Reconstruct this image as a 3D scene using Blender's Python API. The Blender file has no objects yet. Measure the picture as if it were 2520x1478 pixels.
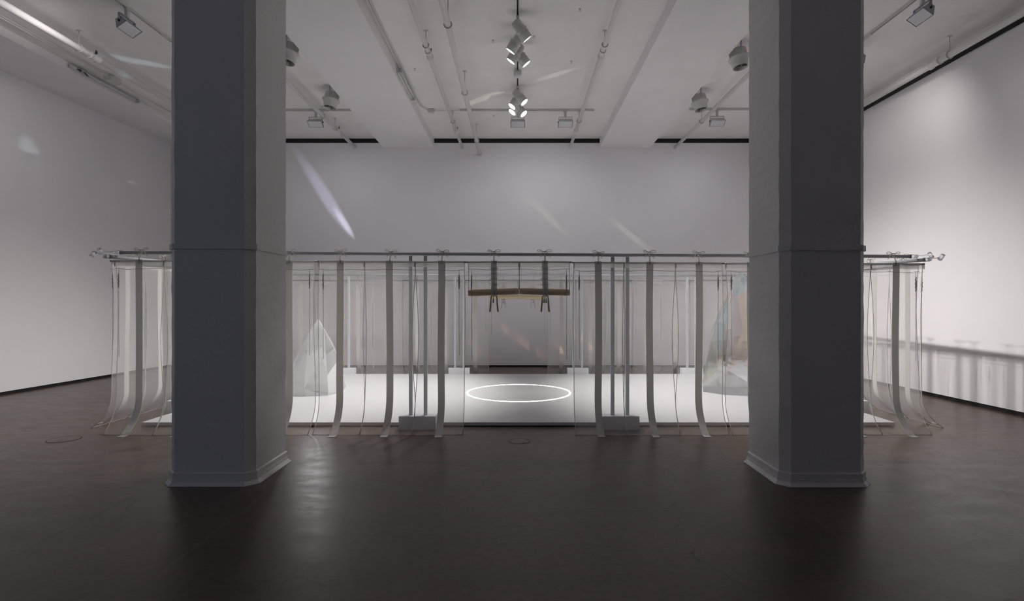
import bpy, bmesh, math, random
from mathutils import Vector, Matrix
random.seed(7)
S = bpy.context.scene
C = S.collection
PI = math.pi
R = math.radians

# ------------------------------------------------------------------ render look
S.view_settings.view_transform = 'Standard'
S.view_settings.look = 'None'
S.view_settings.gamma = 1.0
S.view_settings.use_curve_mapping = False
S.view_settings.exposure = 0.55
S.cycles.max_bounces = 14
S.cycles.diffuse_bounces = 6
S.cycles.glossy_bounces = 5
S.cycles.transmission_bounces = 12
S.cycles.transparent_max_bounces = 40
S.cycles.caustics_reflective = False
S.cycles.caustics_refractive = False

# ------------------------------------------------------------------ materials
def base_mat(name):
    m = bpy.data.materials.new(name); m.use_nodes = True
    nt = m.node_tree; b = nt.nodes['Principled BSDF']
    return m, nt, b

def noise_bump(nt, b, scale, strength, dist=0.01, detail=6, coord='Object', stretch=None):
    tc = nt.nodes.new('ShaderNodeTexCoord')
    n = nt.nodes.new('ShaderNodeTexNoise'); n.inputs['Scale'].default_value = scale; n.inputs['Detail'].default_value = detail
    src = tc.outputs[coord]
    if stretch:
        mp = nt.nodes.new('ShaderNodeMapping'); mp.inputs['Scale'].default_value = stretch
        nt.links.new(src, mp.inputs[0]); src = mp.outputs[0]
    nt.links.new(src, n.inputs['Vector'])
    bp = nt.nodes.new('ShaderNodeBump'); bp.inputs['Strength'].default_value = strength; bp.inputs['Distance'].default_value = dist
    nt.links.new(n.outputs[0], bp.inputs['Height']); nt.links.new(bp.outputs[0], b.inputs['Normal'])
    return n

def simple(name, col, rough=0.5, metal=0.0, bump=None, spec=0.5):
    m, nt, b = base_mat(name)
    b.inputs['Base Color'].default_value = (*col, 1)
    b.inputs['Roughness'].default_value = rough
    b.inputs['Metallic'].default_value = metal
    b.inputs['Specular IOR Level'].default_value = spec
    if bump: noise_bump(nt, b, *bump)
    return m

def painted(name, col, var=0.03, scale=1.2, bump_scale=25, bump=0.12, rough=0.6, spec=0.3, dist=0.01, stretch=None):
    m, nt, b = base_mat(name)
    b.inputs['Roughness'].default_value = rough
    b.inputs['Specular IOR Level'].default_value = spec
    noise_bump(nt, b, bump_scale, bump, dist, 8, 'Object', stretch)
    tc = nt.nodes.new('ShaderNodeTexCoord')
    n = nt.nodes.new('ShaderNodeTexNoise'); n.inputs['Scale'].default_value = scale; n.inputs['Detail'].default_value = 5
    nt.links.new(tc.outputs['Object'], n.inputs['Vector'])
    cr = nt.nodes.new('ShaderNodeValToRGB')
    cr.color_ramp.elements[0].position = 0.3; cr.color_ramp.elements[1].position = 0.7
    cr.color_ramp.elements[0].color = (*[c * (1 - var) for c in col], 1)
    cr.color_ramp.elements[1].color = (*[min(1, c * (1 + var)) for c in col], 1)
    nt.links.new(n.outputs[0], cr.inputs[0]); nt.links.new(cr.outputs[0], b.inputs['Base Color'])
    return m

def emit(name, col, s):
    m = bpy.data.materials.new(name); m.use_nodes = True
    nt = m.node_tree; nt.nodes.clear()
    o = nt.nodes.new('ShaderNodeOutputMaterial'); e = nt.nodes.new('ShaderNodeEmission')
    e.inputs[0].default_value = (*col, 1); e.inputs[1].default_value = s
    nt.links.new(e.outputs[0], o.inputs[0]); return m

def sheer(name, col, opacity, trans=0.5):
    m = bpy.data.materials.new(name); m.use_nodes = True
    nt = m.node_tree; nt.nodes.clear(); N = nt.nodes.new; L = nt.links.new
    o = N('ShaderNodeOutputMaterial'); mix = N('ShaderNodeMixShader'); tr = N('ShaderNodeBsdfTransparent')
    tr.inputs[0].default_value = (1, 1, 1, 1)
    m2 = N('ShaderNodeMixShader'); d = N('ShaderNodeBsdfDiffuse'); t = N('ShaderNodeBsdfTranslucent')
    d.inputs[0].default_value = (*col, 1); t.inputs[0].default_value = (*col, 1)
    m2.inputs[0].default_value = trans
    L(d.outputs[0], m2.inputs[1]); L(t.outputs[0], m2.inputs[2])
    tc = N('ShaderNodeTexCoord'); n = N('ShaderNodeTexNoise'); n.inputs['Scale'].default_value = 3.0
    mp = N('ShaderNodeMapping'); mp.inputs['Scale'].default_value = (4, 4, 0.4)
    L(tc.outputs['Object'], mp.inputs[0]); L(mp.outputs[0], n.inputs['Vector'])
    mr = N('ShaderNodeMapRange'); mr.inputs['To Min'].default_value = opacity - 0.02; mr.inputs['To Max'].default_value = opacity + 0.02
    L(n.outputs[0], mr.inputs[0]); L(mr.outputs[0], mix.inputs[0])
    L(tr.outputs[0], mix.inputs[1]); L(m2.outputs[0], mix.inputs[2]); L(mix.outputs[0], o.inputs[0])
    return m

def cloth(name, col, trans=0.25):
    m = bpy.data.materials.new(name); m.use_nodes = True
    nt = m.node_tree; nt.nodes.clear(); N = nt.nodes.new; L = nt.links.new
    o = N('ShaderNodeOutputMaterial'); m2 = N('ShaderNodeMixShader'); d = N('ShaderNodeBsdfDiffuse'); t = N('ShaderNodeBsdfTranslucent')
    tc = N('ShaderNodeTexCoord'); n = N('ShaderNodeTexNoise'); n.inputs['Scale'].default_value = 60
    cr = N('ShaderNodeValToRGB'); cr.color_ramp.elements[0].color = (*[c * .9 for c in col], 1); cr.color_ramp.elements[1].color = (*col, 1)
    L(tc.outputs['Object'], n.inputs['Vector']); L(n.outputs[0], cr.inputs[0])
    L(cr.outputs[0], d.inputs[0]); L(cr.outputs[0], t.inputs[0]); m2.inputs[0].default_value = trans
    L(d.outputs[0], m2.inputs[1]); L(t.outputs[0], m2.inputs[2]); L(m2.outputs[0], o.inputs[0])
    return m

def glass(name, col, ior=1.4, rough=0.0, whiten=0.0, clear=0.0, film=0):
    m, nt, b = base_mat(name)
    b.inputs['Base Color'].default_value = (*col, 1)
    b.inputs['Roughness'].default_value = rough
    b.inputs['IOR'].default_value = ior
    b.inputs['Transmission Weight'].default_value = 1.0
    if film:
        b.inputs['Thin Film Thickness'].default_value = film
        b.inputs['Thin Film IOR'].default_value = 1.9
    out = nt.nodes['Material Output']; cur = b.outputs[0]
    if clear:
        t = nt.nodes.new('ShaderNodeBsdfTransparent'); t.inputs[0].default_value = (*col, 1)
        mx = nt.nodes.new('ShaderNodeMixShader'); mx.inputs[0].default_value = clear
        nt.links.new(cur, mx.inputs[1]); nt.links.new(t.outputs[0], mx.inputs[2]); cur = mx.outputs[0]
    if whiten:
        d = nt.nodes.new('ShaderNodeBsdfDiffuse'); d.inputs[0].default_value = (.95, .95, .97, 1)
        t = nt.nodes.new('ShaderNodeBsdfTranslucent'); t.inputs[0].default_value = (.95, .95, .97, 1)
        a = nt.nodes.new('ShaderNodeMixShader'); a.inputs[0].default_value = .5
        nt.links.new(d.outputs[0], a.inputs[1]); nt.links.new(t.outputs[0], a.inputs[2])
        mx = nt.nodes.new('ShaderNodeMixShader'); mx.inputs[0].default_value = whiten
        nt.links.new(cur, mx.inputs[1]); nt.links.new(a.outputs[0], mx.inputs[2]); cur = mx.outputs[0]
    nt.links.new(cur, out.inputs[0])
    return m

def floor_material():
    m, nt, b = base_mat('stained_concrete')
    N = nt.nodes.new; L = nt.links.new
    tc = N('ShaderNodeTexCoord'); P = tc.outputs['Object']
    def noise(scale, detail=8, rough=.6, stretch=None, dist=0):
        n = N('ShaderNodeTexNoise'); n.inputs['Scale'].default_value = scale; n.inputs['Detail'].default_value = detail
        n.inputs['Roughness'].default_value = rough; n.inputs['Distortion'].default_value = dist
        if stretch:
            mp = N('ShaderNodeMapping'); mp.inputs['Scale'].default_value = stretch; L(P, mp.inputs[0]); L(mp.outputs[0], n.inputs[0])
        else: L(P, n.inputs[0])
        return n.outputs[0]
    def math_(op, a, c=None, d=None):
        x = N('ShaderNodeMath'); x.operation = op
        for i, v in enumerate((a, c, d)):
            if v is None: continue
            if isinstance(v, (int, float)): x.inputs[i].default_value = v
            else: L(v, x.inputs[i])
        return x.outputs[0]
    def rng(v, a, c, lo, hi):
        x = N('ShaderNodeMapRange'); x.inputs[1].default_value = a; x.inputs[2].default_value = c
        x.inputs[3].default_value = lo; x.inputs[4].default_value = hi; L(v, x.inputs[0]); return x.outputs[0]
    big = noise(.55, 10, .62, (1, 1.6, 1), .6); mid = noise(3.2, 10, .7, (1, 2.2, 1), .3); fine = noise(16, 10, .82, (1, 1.5, 1))
    cr = N('ShaderNodeValToRGB')
    e = cr.color_ramp.elements
    e[0].position = .31; e[0].color = (.052, .034, .025, 1); e[1].position = .70; e[1].color = (.128, .088, .066, 1)
    k = cr.color_ramp.elements.new(.5); k.color = (.082, .056, .042, 1)
    mixv = math_('ADD', math_('MULTIPLY', big, .6), math_('MULTIPLY', mid, .4)); L(mixv, cr.inputs[0])
    sep = N('ShaderNodeSeparateXYZ'); L(P, sep.inputs[0]); X, Y = sep.outputs[0], sep.outputs[1]
    wob = math_('MULTIPLY', math_('SUBTRACT', noise(1.6, 6, .6), .5), .12)
    def line(c, pos, w, lo=None, hi=None, other=None):
        d = math_('ABSOLUTE', math_('SUBTRACT', math_('ADD', c, wob), pos))
        v = rng(d, 0.0, w, 1.0, 0.0)
        if other is not None:
            v = math_('MULTIPLY', v, rng(other, lo, lo + .15, 0, 1)); v = math_('MULTIPLY', v, rng(other, hi - .15, hi, 1, 0))
        return v
    gate = rng(noise(1.1, 4, .5), .38, .5, .35, 1)
    joints = line(Y, 4.68, .009)
    joints = math_('MAXIMUM', joints, math_('MULTIPLY', line(Y, 4.72, .05), .35))
    joints = math_('MULTIPLY', joints, gate)
    for args in ((X, -2.80, .010, 2.9, 4.0, Y), (X, -1.90, .010, 4.7, 6.0, Y), (X, 1.92, .009, 4.6, 5.8, Y), (X, 4.0, .006, 4.6, 7.5, Y), (X, 2.9, .006, 3.0, 3.9, Y), (Y, 3.25, .005, 1.3, 2.5, X), (Y, 3.6, .004, .2, 1.2, X), (Y, 4.05, .005, -4.6, -3.6, X)):
        joints = math_('MAXIMUM', joints, line(*args))
    vo = N('ShaderNodeTexVoronoi'); vo.feature = 'DISTANCE_TO_EDGE'; vo.inputs['Scale'].default_value = .55
    mp = N('ShaderNodeVectorMath'); mp.operation = 'ADD'
    nn = N('ShaderNodeTexNoise'); nn.inputs['Scale'].default_value = 1.7; nn.inputs['Detail'].default_value = 8; L(P, nn.inputs[0])
    sc = N('ShaderNodeVectorMath'); sc.operation = 'SCALE'; sc.inputs['Scale'].default_value = .7; L(nn.outputs['Color'], sc.inputs[0])
    L(P, mp.inputs[0]); L(sc.outputs[0], mp.inputs[1]); L(mp.outputs[0], vo.inputs['Vector'])
    hair = math_('MULTIPLY', rng(vo.outputs[0], 0, .006, 1, 0), rng(noise(.8, 3, .5, (1.3, 1, 1)), .50, .56, 0, .9))
    joints = math_('MAXIMUM', joints, hair)
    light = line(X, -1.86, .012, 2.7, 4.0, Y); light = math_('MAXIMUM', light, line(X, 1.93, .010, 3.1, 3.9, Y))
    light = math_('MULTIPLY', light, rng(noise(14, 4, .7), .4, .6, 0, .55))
    specks = rng(noise(70, 1, .3), .80, .82, 0, .5)
    
    pits = math_('MULTIPLY', rng(noise(26, 3, .5, (1, 2.0, 1)), .68, .72, 0, .35), rng(noise(1.0, 3, .5), .5, .6, 0, 1))
    dark = math_('MAXIMUM', joints, pits)
    m1 = N('ShaderNodeMixRGB'); m1.blend_type = 'MULTIPLY'; m1.inputs[0].default_value = 1
    fr = N('ShaderNodeValToRGB'); fr.color_ramp.elements[0].color = (.66, .66, .66, 1); fr.color_ramp.elements[1].color = (1.32, 1.30, 1.28, 1)
    fr.color_ramp.elements[0].position = .35; fr.color_ramp.elements[1].position = .65
    L(fine, fr.inputs[0]); L(cr.outputs[0], m1.inputs[1]); L(fr.outputs[0], m1.inputs[2])
    m2 = N('ShaderNodeMixRGB'); m2.inputs[2].default_value = (.012, .010, .009, 1); L(dark, m2.inputs[0]); L(m1.outputs[0], m2.inputs[1])
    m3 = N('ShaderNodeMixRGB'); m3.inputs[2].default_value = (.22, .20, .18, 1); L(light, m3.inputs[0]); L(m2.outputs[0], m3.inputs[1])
    L(m3.outputs[0], b.inputs['Base Color'])
    L(rng(mid, .35, .7, .30, .42), b.inputs['Roughness'])
    b.inputs['Specular IOR Level'].default_value = .5
    bp = N('ShaderNodeBump'); bp.inputs['Strength'].default_value = .16; bp.inputs['Distance'].default_value = .01
    h = math_('SUBTRACT', math_('ADD', math_('MULTIPLY', mid, .5), math_('MULTIPLY', fine, .12)), math_('MULTIPLY', dark, .12))
    L(h, bp.inputs['Height']); L(bp.outputs[0], b.inputs['Normal'])
    return m

M = {}
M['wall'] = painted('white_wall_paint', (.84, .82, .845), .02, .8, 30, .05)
M['ceil'] = painted('ceiling_paint', (.89, .865, .87), .035, 1.5, 7, .35, dist=.012, stretch=(1, 2.5, 1))
M['beam'] = painted('beam_paint', (.85, .83, .845), .025, 1.2, 9, .15)
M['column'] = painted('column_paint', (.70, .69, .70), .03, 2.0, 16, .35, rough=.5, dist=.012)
M['floor'] = floor_material()
M['black'] = simple('black_reveal', (.006, .006, .007), .7)
M['deck'] = painted('white_deck', (.57, .57, .585), .008, .8, 60, .02, rough=.42, spec=.4)
M['led'] = emit('ring_glow', (1, .96, .93), 6.0)
M['lens'] = emit('lamp_glow', (1, .98, .95), 4.0)
M['metal'] = simple('grey_lacquered_steel', (.50, .51, .55), .4, .0, (200, .02))
M['box'] = simple('pale_grey_lacquer', (.72, .73, .77), .45, 0, (60, .02))
M['rod'] = simple('brushed_rod', (.30, .29, .30), .35, .4, (200, .02))
M['acrylic'] = glass('clear_acrylic', (.97, .98, 1.0), 1.45, .02, clear=.25)
M['sheer'] = sheer('sheer_organza', (.91, .90, .885), .26, .50)
M['hem'] = sheer('doubled_organza_hem', (.80, .78, .75), .60, .5)
M['strap'] = cloth('cotton_webbing', (.76, .745, .72), .46)
M['trim'] = cloth('cotton_piping', (.80, .78, .75), .5)
M['cord'] = cloth('grey_cord', (.52, .50, .48), .3)
M['ribbon'] = cloth('olive_ribbon', (.52, .45, .35), .4)
M['tag'] = cloth('grey_felt', (.50, .50, .56), .3)
M['tiecord'] = cloth('natural_cord', (.66, .62, .56), .3)
M['roll'] = simple('cream_rolled_cloth', (.62, .52, .33), .7, 0, (35, .1))
M['whitemetal'] = simple('white_powder_coat', (.62, .61, .60), .4, 0, (90, .02))
M['lampgrey'] = simple('grey_powder_coat', (.42, .43, .47), .45, 0, (90, .02))
M['pipe'] = simple('painted_pipe', (.74, .72, .72), .4, 0, (20, .04))
M['dark'] = simple('dark_iron', (.03, .028, .025), .5)
M['cavity'] = simple('grey_inner_reflector', (.25, .24, .21), .5)
M['c_clear'] = glass('crystal_clear', (.97, .98, 1.0), 1.33, 0, 0.02, .40, 0)
M['c_film'] = glass('crystal_iridescent', (.96, .97, 1.0), 1.38, 0, 0.02, .30, 0)
M['c_cyan'] = glass('crystal_cyan', (.58, .87, .95), 1.33, 0, 0.02, .30, 0)
M['c_blue'] = glass('crystal_blue', (.70, .78, .98), 1.36, 0, 0.02, .30, 0)
M['c_amber'] = glass('crystal_amber', (.98, .74, .58), 1.33, 0, 0.02, .30, 0)
M['c_olive'] = glass('crystal_olive', (.88, .89, .62), 1.33, 0, 0.02, .30, 0)
M['c_milk'] = glass('crystal_milky', (.98, .98, 1.0), 1.42, 0, .88, .0, 0)  # white mixed in, imitating light reflected inside the glass
M['c_milk2'] = glass('crystal_bright', (.96, .96, 1.0), 1.42, 0, .38, .0, 0)  # less white mixed in, so these facets of the same glass look darker

# ------------------------------------------------------------------ mesh helpers
class MB:
    def __init__(s): s.v = []; s.f = []; s.sm = []
    def add(s, vs, fs, smooth=False):
        o = len(s.v); s.v += [tuple(v) for v in vs]; s.f += [tuple(i + o for i in f) for f in fs]; s.sm += [smooth] * len(fs)
        return s
    def box(s, x0, x1, y0, y1, z0, z1, mat=None):
        vs = [(x, y, z) for z in (z0, z1) for y in (y0, y1) for x in (x0, x1)]
        if mat: vs = [mat @ Vector(v) for v in vs]
        return s.add(vs, [(0, 2, 3, 1), (4, 5, 7, 6), (0, 1, 5, 4), (2, 6, 7, 3), (0, 4, 6, 2), (1, 3, 7, 5)])
    def prism(s, poly, z0, z1, poly2=None):
        n = len(poly); p2 = poly2 or poly
        vs = [(x, y, z0) for x, y in poly] + [(x, y, z1) for x, y in p2]
        return s.add(vs, [tuple(reversed(range(n))), tuple(range(n, 2 * n))] + [(i, (i + 1) % n, n + (i + 1) % n, n + i) for i in range(n)])
    def tube(s, pts, r, n=8, closed=False, flat=None):
        pts = [Vector(p) for p in pts]; k = len(pts)
        rr = r if isinstance(r, (list, tuple)) else [r] * k
        vs = []; up = None
        for i, p in enumerate(pts):
            a = pts[(i - 1) % k] if (closed or i > 0) else p
            c = pts[(i + 1) % k] if (closed or i < k - 1) else p
            t = (c - a).normalized()
            if up is None:
                up = Vector((0, 0, 1)) if abs(t.z) < .9 else Vector((0, 1, 0))
            sd = t.cross(up)
            if sd.length < 1e-4: sd = t.cross(Vector((1, 0, 0)))
            sd.normalize(); u = sd.cross(t).normalized(); up = u
            for j in range(n):
                q = 2 * PI * j / n
                vs.append(p + sd * (math.cos(q) * rr[i]) + u * (math.sin(q) * rr[i] * (flat or 1)))
        fs = []
        for i in range(k if closed else k - 1):
            for j in range(n):
                a = i * n + j; b2 = i * n + (j + 1) % n; i2 = (i + 1) % k
                fs.append((a, b2, i2 * n + (j + 1) % n, i2 * n + j))
        s.add(vs, fs, True)
        if not closed:
            o = len(s.v) - len(vs)
            s.f += [tuple(o + j for j in reversed(range(n))), tuple(o + (k - 1) * n + j for j in range(n))]; s.sm += [False, False]
        return s
    def lathe(s, prof, n=24, mat=None, caps=True):
        vs = []
        for r, z in prof:
            for j in range(n):
                q = 2 * PI * j / n; v = Vector((r * math.cos(q), r * math.sin(q), z))
                vs.append(mat @ v if mat else v)
        fs = []
        for i in range(len(prof) - 1):
            for j in range(n):
                fs.append((i * n + j, i * n + (j + 1) % n, (i + 1) * n + (j + 1) % n, (i + 1) * n + j))
        s.add(vs, fs, True)
        if caps:
            o = len(s.v) - len(vs)
            s.f += [tuple(o + j for j in reversed(range(n))), tuple(o + (len(prof) - 1) * n + j for j in range(n))]; s.sm += [False, False]
        return s
    def ribbon(s, pts, w, axis=(1, 0, 0), th=.002):
        ax = Vector(axis).normalized(); pts = [Vector(p) for p in pts]; k = len(pts)
        ww = w if isinstance(w, (list, tuple)) else [w] * k
        vs = []
        for i, p in enumerate(pts):
            a = pts[max(0, i - 1)]; c = pts[min(k - 1, i + 1)]
            t = (c - a).normalized(); nrm = t.cross(ax).normalized()
            for sx, sn in ((-1, -1), (1, -1), (1, 1), (-1, 1)):
                vs.append(p + ax * (sx * ww[i] / 2) + nrm * (sn * th / 2))
        fs = [(3, 2, 1, 0), tuple(range(4 * k - 4, 4 * k))]
        for i in range(k - 1):
            for j in range(4):
                fs.append((i * 4 + j, i * 4 + (j + 1) % 4, (i + 1) * 4 + (j + 1) % 4, (i + 1) * 4 + j))
        return s.add(vs, fs, False)
    def mesh(s, name, mat=None, bevel=0, subdiv=0):
        me = bpy.data.meshes.new(name); me.from_pydata(s.v, [], s.f); me.update()
        bm = bmesh.new(); bm.from_mesh(me); bmesh.ops.recalc_face_normals(bm, faces=bm.faces[:])
        if bevel: bmesh.ops.bevel(bm, geom=bm.edges[:], offset=bevel, segments=2, affect='EDGES')
        bm.to_mesh(me); bm.free()
        if not bevel:
            me.polygons.foreach_set('use_smooth', s.sm)
        if mat: me.materials.append(mat)
        return me
    def obj(s, name, mat, parent=None, bevel=0):
        return link(name, s.mesh(name, mat, bevel), parent)

def smooth(pts, k=4):
    """Catmull-Rom through the points"""
    P = [Vector(p) for p in pts]; out = []
    for i in range(len(P) - 1):
        a = P[max(0, i - 1)]; b = P[i]; c = P[i + 1]; d = P[min(len(P) - 1, i + 2)]
        for j in range(k):
            t = j / k
            out.append(.5 * ((2 * b) + (c - a) * t + (2 * a - 5 * b + 4 * c - d) * t * t + (3 * b - a - 3 * c + d) * t ** 3))
    out.append(P[-1]); return out
def link(name, me, parent=None):
    o = bpy.data.objects.new(name, me); C.objects.link(o)
    if parent: o.parent = parent
    return o
def tag(o, label, cat, group=None, kind=None):
    o['label'] = label; o['category'] = cat
    if group: o['group'] = group
    if kind: o['kind'] = kind
    return o
def thing(name, label, cat, loc=(0, 0, 0), rot=(0, 0, 0), group=None):
    o = bpy.data.objects.new(name, None); C.objects.link(o); o.location = loc; o.rotation_euler = rot
    o.empty_display_size = .1
    return tag(o, label, cat, group)
def struct(name, mb, mat, bevel=0):
    o = mb.obj(name, mat, None, bevel); o['kind'] = 'structure'; return o
def copy_tree(root, loc, rot=None, label=None):
    r = root.copy(); C.objects.link(r); r.location = loc
    if rot is not None: r.rotation_euler = rot
    if label: r['label'] = label
    for ch in list(root.children):
        c = ch.copy(); C.objects.link(c); c.parent = r
        for g in ch.children:
            d = g.copy(); C.objects.link(d); d.parent = c
    return r

# ------------------------------------------------------------------ room (camera stands at the origin looking +Y; metres)
XL, XR, YB, YF, ZC = -7.88, 6.29, 11.9, -5.0, 5.10
T = .2
struct('floor', MB().box(XL - 1.0, XR + T, YF - T, YB + T, -.2, 0), M['floor'])
struct('ceiling', MB().box(XL - 1.0, XR + T, YF - T, YB + T, ZC, ZC + .2), M['ceil'])
struct('wall_back', MB().box(XL - T, XR + T, YB, YB + T, .035, 5.0), M['wall'])
def xl(y): return -7.92 + (y - 8.15) * .043          # the left wall stands slightly out of square
struct('wall_left', MB().prism([(xl(YF) - T, YF), (xl(YF), YF), (xl(YB), YB), (xl(YB) - T, YB)], .05, ZC), M['wall'])
struct('wall_right', MB().box(XR, XR + T, YF, YB, .055, 4.92), M['wall'])
wf = MB().box(-3.2, XR, YF - T, YF, 0, ZC).box(XL - .6, -3.2, YF - T, YF, 3.6, ZC)
struct('wall_front', wf, M['wall'])
# black shadow gaps: recessed strips at foot and head of the walls
struct('baseboard_back', MB().box(XL, XR, YB + .02, YB + .06, 0, .035), M['black'])
struct('baseboard_left', MB().prism([(xl(YF) - .06, YF), (xl(YF) - .02, YF), (xl(YB) - .02, YB), (xl(YB) - .06, YB)], 0, .05), M['black'])
struct('baseboard_right', MB().box(XR + .02, XR + .06, YF, YB, 0, .055), M['black'])
struct('trim_1', MB().box(XL, XR, YB + .01, YB + .06, 5.0, ZC), M['black'])
struct('trim_2', MB().box(XR - .03, XR + .05, YF, YB, 4.90, 4.985), M['black'])
struct('trim_3', MB().box(XR - .01, XR + T, YF, YB, 4.985, ZC), M['ceil'])
def beam(name, x0, x1, zb, label):
    o = MB().box(x0, x1, YF, YB, zb, ZC).obj(name, M['beam']); o['kind'] = 'structure'; o['label'] = label; return o
beam('trim_4', -3.0, -1.86, 4.90, 'wide white ceiling beam over the left column')
beam('trim_5', 1.84, 2.97, 4.90, 'wide white ceiling beam over the right column')
so = MB().prism([(xl(YF), YF), (-6.87, YF), (-6.87, YB), (xl(YB), YB)], 4.98, ZC).obj('trim_6', M['beam']); so['kind'] = 'structure'; so['label'] = 'shallow white soffit along the left wall'

# ------------------------------------------------------------------ columns
def octo(w, c):
    h = w / 2; k = h - c
    return [(-k, -h), (k, -h), (h, -k), (h, k), (k, h), (-k, h), (-h, k), (-h, -k)]
def rough_shaft(w, c, z0, z1, seed):
    rnd = random.Random(seed); mb = MB(); nz = 60; vs = []
    base = octo(w, c)
    for i in range(nz + 1):
        z = z0 + (z1 - z0) * i / nz
        for x, y in base: vs.append((x + rnd.uniform(-.0022, .0022), y + rnd.uniform(-.0018, .0018), z))
    fs = [(i * 8 + j, i * 8 + (j + 1) % 8, (i + 1) * 8 + (j + 1) % 8, (i + 1) * 8 + j) for i in range(nz) for j in range(8)]
    mb.add(vs, fs); return mb
def column(x, y, w, zb, label, seed):
    t = thing('column', label, 'column', (x, y, 0), group='white columns')
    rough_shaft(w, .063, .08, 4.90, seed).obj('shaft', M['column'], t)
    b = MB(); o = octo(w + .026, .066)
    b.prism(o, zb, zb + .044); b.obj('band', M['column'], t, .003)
    p = MB()
    p.prism(octo(w + .080, .08), .0, .004); p.prism(octo(w + .080, .08), .004, .030, octo(w + .036, .072))
    p.prism(octo(w + .036, .072), .030, .054, octo(w + .030, .07)); p.prism(octo(w + .024, .068), .054, .092); p.prism(octo(w + .024, .068), .092, .100, octo(w + .004, .063))
    p.obj('base_moulding', M['column'], t)
    return t
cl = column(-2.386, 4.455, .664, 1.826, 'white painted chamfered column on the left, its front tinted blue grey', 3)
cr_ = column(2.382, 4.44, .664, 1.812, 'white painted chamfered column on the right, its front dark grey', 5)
br = MB().box(-.346, -.332, .1, .26, 2.27, 2.325); br.box(-.356, -.332, .09, .27, 2.322, 2.330).box(-.352, -.332, .1, .27, 2.262, 2.270)
br.obj('wall_bracket', M['column'], cl)

# ------------------------------------------------------------------ platform and crystals
pl = thing('platform', 'low white platform with a glowing ring, spread inside the sheer curtains', 'platform', (0, 8.2, 0))
MB().box(-4.26, 4.28, -2.06, 2.06, 0.0, .012).obj('plinth', M['black'], pl)
dk = MB(); N_ = 96; r0, r1 = .774, .800
dk.box(-4.30, 4.32, -2.11, 2.11, .012, .049)
dk.obj('deck', M['deck'], pl)
rg = MB(); vs = []; fs = []
for j in range(N_):
    q = 2 * PI * j / N_; c_, s_ = math.cos(q), math.sin(q)
    vs += [(r0 * c_, r0 * s_, .049), (r0 * c_, r0 * s_, .0515), (r1 * c_, r1 * s_, .0515), (r1 * c_, r1 * s_, .049)]
for j in range(N_):
    a = 4 * j; b_ = 4 * ((j + 1) % N_)
    fs += [(a, a + 1, b_ + 1, b_), (a + 1, a + 2, b_ + 2, b_ + 1), (a + 2, a + 3, b_ + 3, b_ + 2)]
rg.add([(x + .02, y - .03, z) for x, y, z in vs], fs)
ro = rg.obj('light_ring', M['led'], pl); ro['label'] = 'glowing white ring line'

def crystal(name, pts, mats, label, picker):
    bm = bmesh.new()
    cx = sum(p[0] for p in pts) / len(pts); cy = sum(p[1] for p in pts) / len(pts)
    for p in pts: bm.verts.new((p[0] - cx, p[1] - cy, p[2] - .0505))
    r = bmesh.ops.convex_hull(bm, input=bm.verts[:])
    junk = [g for g in r['geom_interior'] if isinstance(g, bmesh.types.BMVert)]
    bmesh.ops.delete(bm, geom=junk, context='VERTS')
    bmesh.ops.dissolve_limit(bm, angle_limit=R(3), verts=bm.verts[:], edges=bm.edges[:])
    bmesh.ops.recalc_face_normals(bm, faces=bm.faces[:])
    bm.faces.ensure_lookup_table()
    for i, f in enumerate(bm.faces): f.material_index = picker(i, f.calc_center_median(), f.normal)
    me = bpy.data.meshes.new(name); bm.to_mesh(me); bm.free()
    for m_ in mats: me.materials.append(m_)
    o = link(name, me); o.location = (cx, cy, .0505); tag(o, label, 'sculpture', 'crystal sculptures'); return o
LP = [(-3.085, 8.25, 1.185), (-2.96, 8.16, 1.02), (-2.88, 8.30, .80), (-2.755, 8.22, .56), (-2.70, 8.15, .05), (-3.20, 8.12, .93), (-3.32, 8.25, .68),
      (-3.52, 8.2, .36), (-3.70, 8.2, .05), (-3.14, 7.94, .63), (-2.91, 7.94, .60), (-3.36, 7.83, .285), (-3.12, 7.78, .16), (-2.79, 7.86, .10),
      (-2.82, 7.90, .34), (-3.40, 7.84, .05), (-3.1, 7.80, .05), (-2.80, 7.86, .05), (-3.0, 8.62, .7), (-3.3, 8.66, .5), (-2.85, 8.66, .3), (-3.55, 8.6, .05), (-2.8, 8.7, .05), (-3.15, 8.78, .05)]
crystal('crystal_sculpture', LP, [M['c_milk'], M['c_milk2'], M['c_film']], 'short milky faceted crystal standing on the left of the white platform',
        lambda i, c, n: (0, 1, 0, 1, 1, 2, 0)[i % 7])
RP = [(3.50, 8.3, 1.895), (3.36, 8.22, 1.82), (3.24, 8.25, 1.53), (3.10, 8.28, 1.13), (2.94, 8.28, .52), (2.87, 8.25, .21), (2.87, 8.22, .05), (3.38, 7.84, .05), (3.40, 7.86, .4), (3.38, 7.98, 1.0),
      (3.62, 8.05, 1.0), (3.56, 8.15, 1.62), (3.68, 8.28, 1.70), (3.86, 8.25, 1.1), (4.02, 8.2, .5), (4.08, 8.15, .05), (3.7, 7.90, .05), (3.15, 7.95, .55), (3.08, 7.93, .05),
      (3.15, 8.6, 1.0), (3.5, 8.55, 1.5), (3.8, 8.65, .6), (3.1, 8.75, .05), (3.9, 8.7, .05), (3.5, 8.85, .3)]
seq = [1, 0, 2, 4, 1, 3, 0, 5, 1, 4, 2, 0, 1, 3, 1, 5, 4, 2, 0, 1]
crystal('crystal_sculpture', RP, [M['c_clear'], M['c_film'], M['c_cyan'], M['c_blue'], M['c_amber'], M['c_olive']], 'tall iridescent clear crystal leaning up on the right of the white platform',
        lambda i, c, n: seq[(i * 7 + 3) % len(seq)])

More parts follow.
